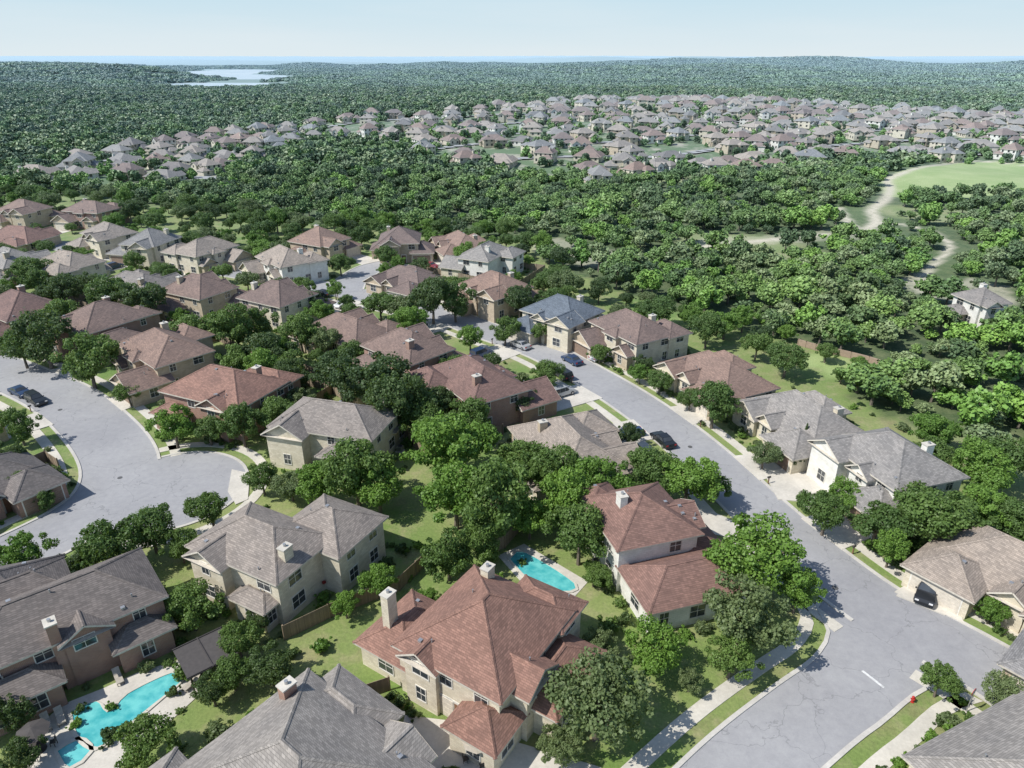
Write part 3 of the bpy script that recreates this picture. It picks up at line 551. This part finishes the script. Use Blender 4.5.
for q in [(758,556,88,'bright'),(745,612,84,'grey'),(798,590,52,'bright'),(655,650,58,'bright'),(598,700,98,'grey'),(600,640,42,'grey'),(732,655,56,'oak'),(562,745,50,'grey'),
 (891,549,42,'bright'),(828,508,58,'oak'),(878,520,60,'oak'),(945,512,80,'oak'),(990,505,60,'bright'),(915,520,26,'spruce'),(992,610,34,'bright'),(940,680,42,'oak'),(1006,692,46,'grey'),(1020,520,60,'oak'),
 (688,478,62,'bright'),(650,468,56,'oak'),(712,485,36,'oak'),(580,532,70,'oak'),(568,500,66,'bright'),(602,482,58,'bright'),(548,470,60,'oak'),(594,572,34,'oak'),
 (450,440,82,'bright'),(492,500,88,'oak'),(448,552,62,'oak'),(455,492,76,'bright'),(520,460,60,'oak'),(530,515,52,'bright'),(484,545,50,'oak'),(425,420,50,'oak'),
 (355,470,74,'oak'),(320,478,52,'bright'),(378,486,56,'bright'),(290,482,40,'grey'),(262,478,36,'oak'),(400,398,72,'dark'),(370,378,72,'dark'),(340,372,56,'dark'),(420,410,50,'oak'),
 (173,425,46,'bright'),(241,424,46,'oak'),(208,428,36,'oak'),(190,605,58,'oak'),(108,546,62,'oak'),(150,526,58,'oak'),(75,560,40,'dark'),(25,555,50,'bright'),(18,425,42,'oak'),(210,508,46,'oak'),(180,545,40,'oak'),
 (328,573,24,'red'),(243,594,14,'red'),(378,580,42,'bright'),(345,604,34,'bright'),(270,664,52,'dark'),(238,640,42,'oak'),(232,672,46,'oak'),(258,622,30,'dark'),(212,690,40,'dark'),(140,744,60,'oak'),(10,712,48,'dark'),(20,755,44,'dark'),
 (715,402,52,'oak'),(712,378,30,'oak'),(805,437,9,'cypress'),(827,462,9,'cypress'),(765,452,36,'grey'),(790,456,26,'dark'),(690,398,26,'oak'),(660,380,28,'oak'),
 (86,356,60,'oak'),(128,392,30,'oak'),(42,336,60,'dark'),(20,345,44,'oak'),(60,316,44,'oak'),(30,270,40,'oak'),(60,286,40,'dark'),(110,292,46,'oak'),(140,300,46,'dark'),(190,330,46,'oak'),(235,326,46,'oak'),(266,350,46,'dark'),(300,332,40,'oak'),
 (262,370,44,'bright'),(290,375,40,'dark'),(310,300,30,'dark'),(380,302,38,'oak'),(410,318,38,'bright'),(432,296,50,'dark'),(455,300,40,'oak'),(470,336,30,'bright'),(505,330,30,'oak'),(520,300,36,'dark'),(548,372,34,'oak'),(525,400,34,'dark'),
 (440,400,44,'dark'),(470,420,50,'oak'),(640,372,24,'bright'),(600,352,24,'oak'),(385,255,24,'oak'),(340,262,26,'oak'),(335,290,20,'bright'),(540,330,26,'oak'),(455,368,34,'oak'),
 (690,680,30,'grey'),(848,495,40,'bright'),(790,430,22,'oak'),(455,598,24,'grey'),(428,600,26,'bright'),(450,780,30,'oak'),(20,485,34,'oak'),(45,500,24,'oak'),(5,455,40,'dark'),(985,470,60,'bright'),(930,455,46,'oak'),(1010,455,60,'oak')]:
    if q[2]>0: ht(*q)
def clear(x,y,R_):
    if in_road(x,y,1.2+R_*.55) or in_house(x,y,R_*.55): return False
    for q in DRV+MD:
        if abs(q[0][0]-x)>30: continue
        if pip(np.array([x]),np.array([y]),q)[0] or min(math.hypot(x-a,y-b_) for a,b_ in q)<R_*.5: return False
    for a,b_,r_ in TP:
        if math.hypot(x-a,y-b_)<(R_+r_)*.62: return False
    return True
for gy in np.arange(88,300,6.2):
    for gx in np.arange(-260,150,6.2):
        x,y=gx+RR.uniform(-2.8,2.8),gy+RR.uniform(-2.8,2.8)
        if abs(x)>.95*y+10 or not pip(np.array([x]),np.array([y]),NB)[0]: continue
        R_=RR.uniform(1.6,4.0)
        if RR.random()<(.7 if y>120 else .48) and clear(x,y,R_): put(x,y,R_,RR.choices(['oak','dark','bright','grey'],[5,2,2.4,2])[0],RR.uniform(.85,1.1))
# ------------------------------------------------------------------ instanced masses
def scatter(name,objs,pts,scl,vid,rot=None):
    col=bpy.data.collections.new(name+'_kinds')
    for o in objs: col.objects.link(o)
    me=bpy.data.meshes.new(name); n=len(pts); me.vertices.add(n); me.vertices.foreach_set('co',np.asarray(pts,np.float32).ravel())
    a=me.attributes.new('scl','FLOAT_VECTOR','POINT'); a.data.foreach_set('vector',np.asarray(scl,np.float32).ravel())
    r=np.zeros((n,3),np.float32); r[:,2]=rng.uniform(0,6.28,n)
    a=me.attributes.new('rot','FLOAT_VECTOR','POINT'); a.data.foreach_set('vector',r.ravel())
    a=me.attributes.new('vid','INT','POINT'); a.data.foreach_set('value',np.asarray(vid,np.int32)); me.update()
    ob=link(bpy.data.objects.new(name,me)); ng=bpy.data.node_groups.new(name,'GeometryNodeTree')
    ng.interface.new_socket('Geometry',in_out='INPUT',socket_type='NodeSocketGeometry'); ng.interface.new_socket('Geometry',in_out='OUTPUT',socket_type='NodeSocketGeometry')
    gi=ng.nodes.new('NodeGroupInput');go=ng.nodes.new('NodeGroupOutput');ip=ng.nodes.new('GeometryNodeInstanceOnPoints');ci=ng.nodes.new('GeometryNodeCollectionInfo')
    ci.inputs['Collection'].default_value=col; ci.inputs['Separate Children'].default_value=True; ci.inputs['Reset Children'].default_value=True
    def na(nm,dt):
        q=ng.nodes.new('GeometryNodeInputNamedAttribute'); q.data_type=dt; q.inputs['Name'].default_value=nm; return q.outputs['Attribute']
    L=ng.links.new; L(gi.outputs[0],ip.inputs['Points']); L(ci.outputs[0],ip.inputs['Instance']); ip.inputs['Pick Instance'].default_value=True
    L(na('vid','INT'),ip.inputs['Instance Index']); L(na('rot','FLOAT_VECTOR'),ip.inputs['Rotation']); L(na('scl','FLOAT_VECTOR'),ip.inputs['Scale']); L(ip.outputs[0],go.inputs[0])
    md=ob.modifiers.new('instances','NODES'); md.node_group=ng; return ob
def O(me): return bpy.data.objects.new(me.name,me)
def excl(x,y):
    k=~pip(x,y,NB)
    for p in TOWN+FAIR: k&=~pip(x,y,p)
    for p,kk in zip(DRYP,DRYK): k&=~(pip(x,y,p)&(rng.random(len(x))<kk))
    for t,w_ in zip(TRAIL,TW): k&=dpl(x,y+2,t)>2.5+4.4*w_
    for pl in (r1,r4,r5): k&=dpl(x,y,pl)>7
    return k
def cand(y0,y1,sp):
    gy=np.arange(y0,y1,sp); xs_=[];ys_=[]
    for yv in gy:
        w=.88*yv+22; gx=np.arange(-w,w,sp); xs_.append(gx+rng.uniform(-.45,.45,len(gx))*sp); ys_.append(yv+rng.uniform(-.45,.45,len(gx))*sp)
    return np.concatenate(xs_),np.concatenate(ys_)
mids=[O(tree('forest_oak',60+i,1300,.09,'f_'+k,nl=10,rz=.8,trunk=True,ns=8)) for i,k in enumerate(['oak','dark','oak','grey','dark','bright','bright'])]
x,y=cand(50,340,4.5); k=excl(x,y); x,y=x[k],y[k]
den=.5+.5*np.sin(x/19+1)*np.sin(y/23+2)+.35*np.sin(x/9+y/13); k=rng.random(len(x))<np.clip(.8+.3*den,0,1)*(1-.82*openf(x,y)); x,y=x[k],y[k]
hk=np.array([not in_house(a,b_,3) for a,b_ in zip(x,y)]); x,y=x[hk],y[hk]
R_=rng.uniform(1.5,4.0,len(x))*np.where(rng.random(len(x))<.3,.55,1)*np.where(rng.random(len(x))<.06,1.35,1); sc=np.stack([R_,R_,R_*rng.uniform(.75,1.1,len(x))],1)
pA=np.array([.23,.14,.19,.17,.05,.12,.1]); pB=np.array([.24,.24,.2,.09,.15,.04,.04]); side=(x>30+.25*y)|(np.sin(x/31)+np.sin(y/27+x/60)>.9)
vid=np.where(side,rng.choice(7,len(x),p=pA),rng.choice(7,len(x),p=pB))
scatter('forest_trees',mids,np.stack([x,y,terr(x,y)-.3],1),sc,vid)
fars=[O(tree('distant_forest_tree',70+i,380,.18,'f_'+k,nl=8,rz=.8,trunk=False)) for i,k in enumerate(['oak','dark','oak','dark','grey'])]
x,y=cand(340,1250,7.); k=excl(x,y); x,y=x[k],y[k]; R_=rng.uniform(2.8,5.4,len(x)); sc=np.stack([R_,R_,R_*rng.uniform(.7,1.05,len(x))],1)
scatter('distant_forest_trees',fars,np.stack([x,y,terr(x,y)-R_*.5],1),sc,rng.choice(5,len(x),p=[.29,.19,.22,.14,.16]))
def clump(seed,mat):
    g=np.random.default_rng(seed); Vs=[];lv=[]
    for k in range(16):
        c0=np.array([g.uniform(-15,15),g.uniform(-15,15),1.0]); r=g.uniform(2.8,6); d=nrm(g.normal(size=(44,3))); d[:,2]=np.abs(d[:,2]); c=c0+d*r*np.array([1,1,.85]); Vs+=list(leaves(c,nrm(d+.5*g.normal(size=d.shape)),g.uniform(.9,1.6,44),g)); lv+=list(g.random()*.6+.4*g.random(44))
    Vs=np.array(Vs); return quadmesh('woodland_clump',Vs,np.zeros(len(Vs)//4),[LEAF[mat]],np.array(lv))
cl=[O(clump(80+i,m)) for i,m in enumerate(['f_oak','f_dark','f_oak','f_dark'])]
x,y=cand(1250,3800,25); k=(terr(x,y)>.2)&(~pip(x,y,TOWN[0])); x,y=x[k],y[k]; s_=rng.uniform(.9,1.35,len(x)); sc=np.stack([s_,s_,s_*rng.uniform(.6,1.0,len(x))],1)
scatter('distant_woodland',cl,np.stack([x,y,terr(x,y)-1],1),sc,rng.integers(0,4,len(x)))
# ------------------------------------------------------------------ far town
far=[]
for i in range(16):
    r=random.Random(100+i); w,g=T('ABCD'[i%4],r,i%2==0); P_=make_parts(w,ROOF[['tan','brown','tan','grey','brown','tan','dark'][i%7]],WALL[['cream','cream','white','tan'][(i//2)%4]],near=False,garage=g,seed=i); m=MB()
    for q in P_.values():
        o=len(m.v); m.v+=q.v; m.f+=[tuple(a+o for a in f) for f in q.f]; m.m+=[m.mi(q.mats[k]) for k in q.m]
    far.append(m.mesh('distant_house'))
st=MB(); tp=[]; nh=0
for ti,(poly,hd,sp) in enumerate([(TOWN[0],.08,46),(TOWN[1],-.35,44)]):
    P0=np.array(poly); c0=P0.mean(0); ca,sa=math.cos(hd),math.sin(hd)
    for ri_,row in enumerate(np.arange(-800,800,sp)):
        prev=None; s=-1100; nxt=-1100
        while s<1100:
            off=row+30*math.sin(s/105+ri_*.45)+8*math.sin(s/37); wx,wy=c0[0]+s*ca-off*sa,c0[1]+s*sa+off*ca; ins=pip(np.array([wx]),np.array([wy]),poly)[0]
            if ins and prev:
                d=np.array([wx-prev[0],wy-prev[1]]); d/=np.linalg.norm(d); n=np.array([-d[1],d[0]])*4.; z=max(float(terr(wx,wy)),float(terr(*prev)))+.3
                st.poly([(prev[0]-n[0],prev[1]-n[1],z),(wx-n[0],wy-n[1],z),(wx+n[0],wy+n[1],z),(prev[0]+n[0],prev[1]+n[1],z)],ASPH)
            if ins and s>=nxt:
                nxt=s+RR.uniform(15.5,21)
                for sd in(-1,1):
                    if RR.random()<.1: continue
                    o2=off+sd*RR.uniform(12,14.5); hx,hy=c0[0]+s*ca-o2*sa,c0[1]+s*sa+o2*ca
                    if abs(hx)>.95*hy+20: continue
                    o=link(bpy.data.objects.new('distant_house',RR.choice(far))); o.location=(hx,hy,float(terr(hx,hy))+.2); o.rotation_euler=(0,0,hd+(0 if sd>0 else math.pi)+RR.uniform(-.6,.6)); q=RR.uniform(.72,1.0); o.scale=(q,q,RR.uniform(.8,1.)); nh+=1
                    for _ in range(6): tp.append((hx+RR.uniform(-11,11),hy+RR.choice([-1,1])*RR.uniform(7,12)))
            prev=(wx,wy) if ins else None; s+=6
st.obj('distant_street')
tp=np.array(tp); R_=rng.uniform(1.6,3.8,len(tp)); scatter('distant_garden_trees',[O(tree('distant_garden_tree',90+i,300,.19,'f_'+k,nl=7,rz=.8,trunk=False)) for i,k in enumerate(['oak','dark','bright'])],np.stack([tp[:,0],tp[:,1],terr(tp[:,0],tp[:,1])-.4*R_],1),np.stack([R_,R_,R_],1),rng.integers(0,3,len(tp)))
# ------------------------------------------------------------------ shrubs
sp=[]
for hx,hy,r,w,d in HB:
    if hy>190: continue
    c,s=math.cos(r),math.sin(r)
    for side in range(4):
        L=w if side%2==0 else d; t=-L/2
        while t<L/2:
            t+=RR.uniform(.8,2.2); of=(d if side%2==0 else w)/2+RR.uniform(.9,1.8); sg=1 if side<2 else -1
            lx,ly=(t,-of*sg) if side%2==0 else (of*sg,t); px,py=hx+lx*c-ly*s,hy+lx*s+ly*c
            if in_house(px,py,.5) or in_road(px,py,.5) or RR.random()<.3: continue
            if any(pip(np.array([px]),np.array([py]),q)[0] for q in DRV+MD if abs(q[0][0]-px)<25): continue
            sp.append((px,py,RR.uniform(.35,1.0)))
for _ in range(1100):
    x=RR.uniform(-75,65); y=RR.uniform(30,120)
    if clear(x,y,1.0) and RR.random()<.5: sp.append((x,y,RR.choice([.4,.5,.7,1.2])*RR.uniform(.8,1.2)))
sp=np.array(sp); scatter('garden_shrubs',[O(m) for m in NEAR['shrub']],np.stack([sp[:,0],sp[:,1],0*sp[:,0]],1),np.stack([sp[:,2]]*2+[sp[:,2]*rng.uniform(.8,1.2,len(sp))],1),rng.choice(4,len(sp),p=[.28,.26,.22,.24]))
# ------------------------------------------------------------------ fences
def fence(pts,h=1.8,name='wooden_fence',m=None,th=.05):
    b=MB(); m=m or WOODF
    for (x1,y1),(x2,y2) in zip(pts[:-1],pts[1:]):
        L=math.hypot(x2-x1,y2-y1); r=math.atan2(y2-y1,x2-x1); n=max(1,int(L/2.4))
        b.box((x1+x2)/2,(y1+y2)/2,0.03,L,th,h,m,r)
        for k in range(n+1):
            t=k/n; b.box(x1+(x2-x1)*t,y1+(y2-y1)*t,0,.14,.14+th,h+.12,m,r)
    b.obj(name)
fence(S([(285,640),(330,618),(400,590),(432,560)])); fence(S([(0,480),(30,470),(48,462),(60,470)])); fence(S([(60,690),(130,655),(175,640)]),1.6)
fence(S([(480,560),(505,548),(520,530)])); fence(S([(390,690),(360,700),(340,690)]),1.6)
STW=plain('wall_stone',(.33,.24,.17),.9); fence(smooth(S([(798,345),(815,350),(850,358),(885,368),(910,382)]),3),1.2,'stone_garden_wall',STW,.35)
for hx,hy,r,w,d in [h for h in HB if h[3]>12.5 and 95<h[1]<190]:
    c,s=math.cos(r),math.sin(r); loc=[(-w/2-2,1),(-w/2-2,d/2+9),(w/2+2,d/2+9),(w/2+2,1)]; pts=[(hx+a*c-b_*s,hy+a*s+b_*c) for a,b_ in loc]
    if all(not in_road(*p,2) and not in_house(*p,1) for p in pts): fence(pts)
for x,y,r,w in HC:
    if y>130 or y<20: continue
    for sg in(1,-1):
        lx,ly=sg*(w[2]/2+.9),w[3]*.3; px,py=x+lx*math.cos(r)-ly*math.sin(r),y+lx*math.sin(r)+ly*math.cos(r)
        if in_house(px,py,.3): continue
        e=MB(); e.box(0,0,0,1.1,1.1,.1,CONC); e.box(0,0,.1,.8,.8,.75,METAL); e.cyl(0,0,.85,.33,.05,FR,14)
        for k in range(4): e.box(0,-.41,.2+.15*k,.7,.02,.06,FR)
        o=e.obj('air_conditioning_unit'); o.location=(px,py,0); o.rotation_euler=(0,0,r); break
for q in DRV:
    c=np.array(q[3]); d=np.array(q[3])-np.array(q[0]); L_=np.linalg.norm(d)
    if c[1]>170 or L_<3: continue
    p=c-d/L_*.6+(c-np.array(q[2]))/6.6*1.0
    if in_road(p[0],p[1],.2): continue
    e=MB(); e.box(0,0,0,.12,.12,1.0,DOOR); e.box(0,0,1.0,.2,.48,.14,FR); e.cyl(0,-.24,1.14,.1,.48,FR,10,axis='y'); o=e.obj('mailbox'); o.location=(p[0],p[1],0); o.rotation_euler=(0,0,math.atan2(d[1],d[0])+math.pi/2)
# ------------------------------------------------------------------ cars
TYRE=plain('tyre_rubber',(.02,.02,.02),.8); CG=GLASS; HUB=plain('wheel_metal',(.4,.4,.42),.3,.5,.8); LAMP=plain('headlamp',(.7,.7,.7),.2); TAIL=plain('tail_lamp',(.4,.02,.02),.3)
def carpaint(n,c): return plain(n,c,.25,.6,.3,.03)
PAINTS={'black':carpaint('paint_black',(.015,.015,.018)),'silver':carpaint('paint_silver',(.45,.46,.48)),'white':carpaint('paint_white',(.75,.75,.75)),'blue':carpaint('paint_blue',(.03,.06,.14)),'red':carpaint('paint_red',(.3,.02,.02))}
def carmesh(p,suv=False):
    b=MB(); t=1.7 if suv else 1.45; rear=[(-2.25,1.0),(-2.05,t-.02)] if suv else [(-2.2,.92),(-1.45,.98),(-.85,t-.02)]
    prof=[(-2.28,.3),(-2.32,.6)]+rear+[(.35,t),(1.0,1.0 if not suv else 1.08),(2.05,.86),(2.3,.62),(2.28,.3)]
    def yw(z): return .9 if z<.95 else .9-.22*(z-.95)/(t-.95)
    Lp=[(x,-yw(z),z) for x,z in prof]; Rp=[(x,yw(z),z) for x,z in prof]; b.poly(Lp,p); b.poly(Rp[::-1],p); n=len(prof)
    for k in range(n):
        j=(k+1)%n; b.poly([Lp[k],Rp[k],Rp[j],Lp[j]],p)
    for sg in(-1,1):
        zb,zt=1.02,t-.1; yb,yt=(yw(zb)+.012)*sg,(yw(zt)+.012)*sg
        for xa,xb,ta,tb in ([(-1.25,-.35,-.8,-.3),(-.28,.85,-.23,.32)] if not suv else [(-2.0,-1.1,-1.9,-1.1),(-1.03,-.1,-1.03,-.1),(-.03,.85,-.03,.35)]):
            q=[(xa,yb,zb),(xb,yb,zb),(tb,yt,zt),(ta,yt,zt)]; b.poly(q if sg<0 else q[::-1],CG)
        for wx in(-1.4,1.42):
            b.cyl(wx,.72 if sg>0 else -.94,.34,.34,.22,TYRE,16,axis='y'); b.cyl(wx,.93 if sg>0 else -.955,.34,.2,.025,HUB,12,axis='y')
        b.box(2.25,sg*.65,.6,.1,.36,.14,LAMP); b.box(-2.3,sg*.68,.66,.08,.3,.2,TAIL); b.box(.75,sg*.98,1.0,.15,.16,.12,p)
    def glassq(a,c):
        (x1,z1),(x2,z2)=a,c; n=Vector((-(z2-z1),0,x2-x1)).normalized()*.012
        if n.z<0: n=-n
        def at(f): return x1+(x2-x1)*f,z1+(z2-z1)*f
        (xa,za),(xb,zb)=at(.1),at(.9); b.poly([(xa+n.x,-yw(za)+.09,za+n.z),(xa+n.x,yw(za)-.09,za+n.z),(xb+n.x,yw(zb)-.09,zb+n.z),(xb+n.x,-yw(zb)+.09,zb+n.z)],CG)
    glassq((.35,t),(1.0,1.0 if not suv else 1.08)); glassq(rear[-1],rear[-2])
    return b
def car(u,v,col,rot=None,suv=False,side=1):
    x,y=site(u,v,.5)
    if rot is None:
        pl=min(ROADS,key=lambda r:float(dpl(x,y,r[0])))[0]; k=min(range(1,len(pl)-1),key=lambda k:math.hypot(pl[k][0]-x,pl[k][1]-y)); rot=math.atan2(pl[k+1][1]-pl[k-1][1],pl[k+1][0]-pl[k-1][0])
    else: rot=D(rot)
    o=carmesh(PAINTS[col],suv).obj('parked_suv' if suv else 'parked_car'); o.location=(x,y,.03 if in_road(x,y) else .14); o.rotation_euler=(0,0,rot)
car(663,440,'black'); car(562,375,'black',suv=True); car(572,360,'blue'); car(600,357,'white',40); car(926,592,'black',235,True); car(36,400,'black',suv=True); car(20,392,'blue'); car(520,345,'silver'); car(398,296,'white'); car(322,294,'black')
for x,y,r,c,s in CARS:
    if y>200 or in_house(x,y,1): continue
    o=carmesh(PAINTS[c],s).obj('parked_suv' if s else 'parked_car'); o.location=(x,y,.145); o.rotation_euler=(0,0,r)
e=MB(); x,y=site(966,712); e.cyl(0,0,0,.04,2.3,METAL,8); e.cyl(0,-.03,2.45,.38,.03,plain('sign_red',(.45,.02,.02),.4),8,axis='y'); e.cyl(0,-.035,2.45,.3,.004,CREAM,8,axis='y'); o=e.obj('stop_sign'); o.location=(x,y,0); o.rotation_euler=(0,0,.6)
RED=plain('hydrant_red',(.45,.03,.02),.5); e=MB(); e.cyl(0,0,0,.16,.08,RED,12); e.cyl(0,0,.08,.11,.5,RED,12); e.cyl(0,0,.58,.13,.05,RED,12); e.cyl(0,0,.63,.1,.12,RED,12,.03); e.box(0,0,.38,.42,.1,.1,RED); e.box(0,-.12,.36,.12,.14,.12,RED); o=e.obj('fire_hydrant'); x,y=site(912,702); o.location=(x,y,0)
# ------------------------------------------------------------------ light, sky, camera
az,el=D(250),D(50)
sd=Vector((math.sin(az)*math.cos(el),math.cos(az)*math.cos(el),math.sin(el)))
L=bpy.data.lights.new('sun','SUN'); L.energy=5.0; L.angle=D(.53); L.color=(1,.965,.91); lo=link(bpy.data.objects.new('sun',L)); lo.rotation_euler=sd.to_track_quat('Z','Y').to_euler()
w=bpy.data.worlds.new('World'); scene.world=w; w.use_nodes=True; nt=w.node_tree; bg=nt.nodes['Background']; sk=nt.nodes.new('ShaderNodeTexSky'); sk.sky_type='NISHITA'; sk.sun_disc=False; sk.sun_elevation=el; sk.sun_rotation=az; sk.air_density=1.0; sk.dust_density=.6; sk.ozone_density=1.5
ST=.145
tc=nt.nodes.new('ShaderNodeTexCoord'); sx=nt.nodes.new('ShaderNodeSeparateXYZ'); nt.links.new(tc.outputs['Generated'],sx.inputs[0])
nz=nt.nodes.new('ShaderNodeTexNoise'); nz.inputs['Scale'].default_value=3; nz.inputs['Detail'].default_value=5; mp=nt.nodes.new('ShaderNodeMapping'); mp.inputs['Scale'].default_value=(1,1,9); nt.links.new(tc.outputs['Generated'],mp.inputs[0]); nt.links.new(mp.outputs[0],nz.inputs['Vector'])
f1=rampf(nt,sx.outputs[2],0,.1); low=mixc(nt,f1,tuple(c/ST for c in(.74,.83,.87)),tuple(c/ST for c in(.5,.73,.86)))
low=mixc(nt,math_(nt,'MULTIPLY',rampf(nt,nz.outputs['Fac'],.45,.8),.35),low,tuple(c/ST for c in(.8,.86,.89)))
f2=rampf(nt,sx.outputs[2],.06,.42); nt.links.new(mixc(nt,f2,low,sk.outputs[0]),bg.inputs['Color']); bg.inputs['Strength'].default_value=ST
cam=bpy.data.cameras.new('camera'); cam.sensor_width=36; cam.lens=F/1024*36; cam.clip_start=.5; cam.clip_end=60000; co=link(bpy.data.objects.new('camera',cam)); co.location=(0,0,H); co.rotation_euler=(math.pi/2-PITCH,0,0); scene.camera=co
scene.view_settings.view_transform='Standard'; scene.view_settings.look='None'; scene.view_settings.exposure=0
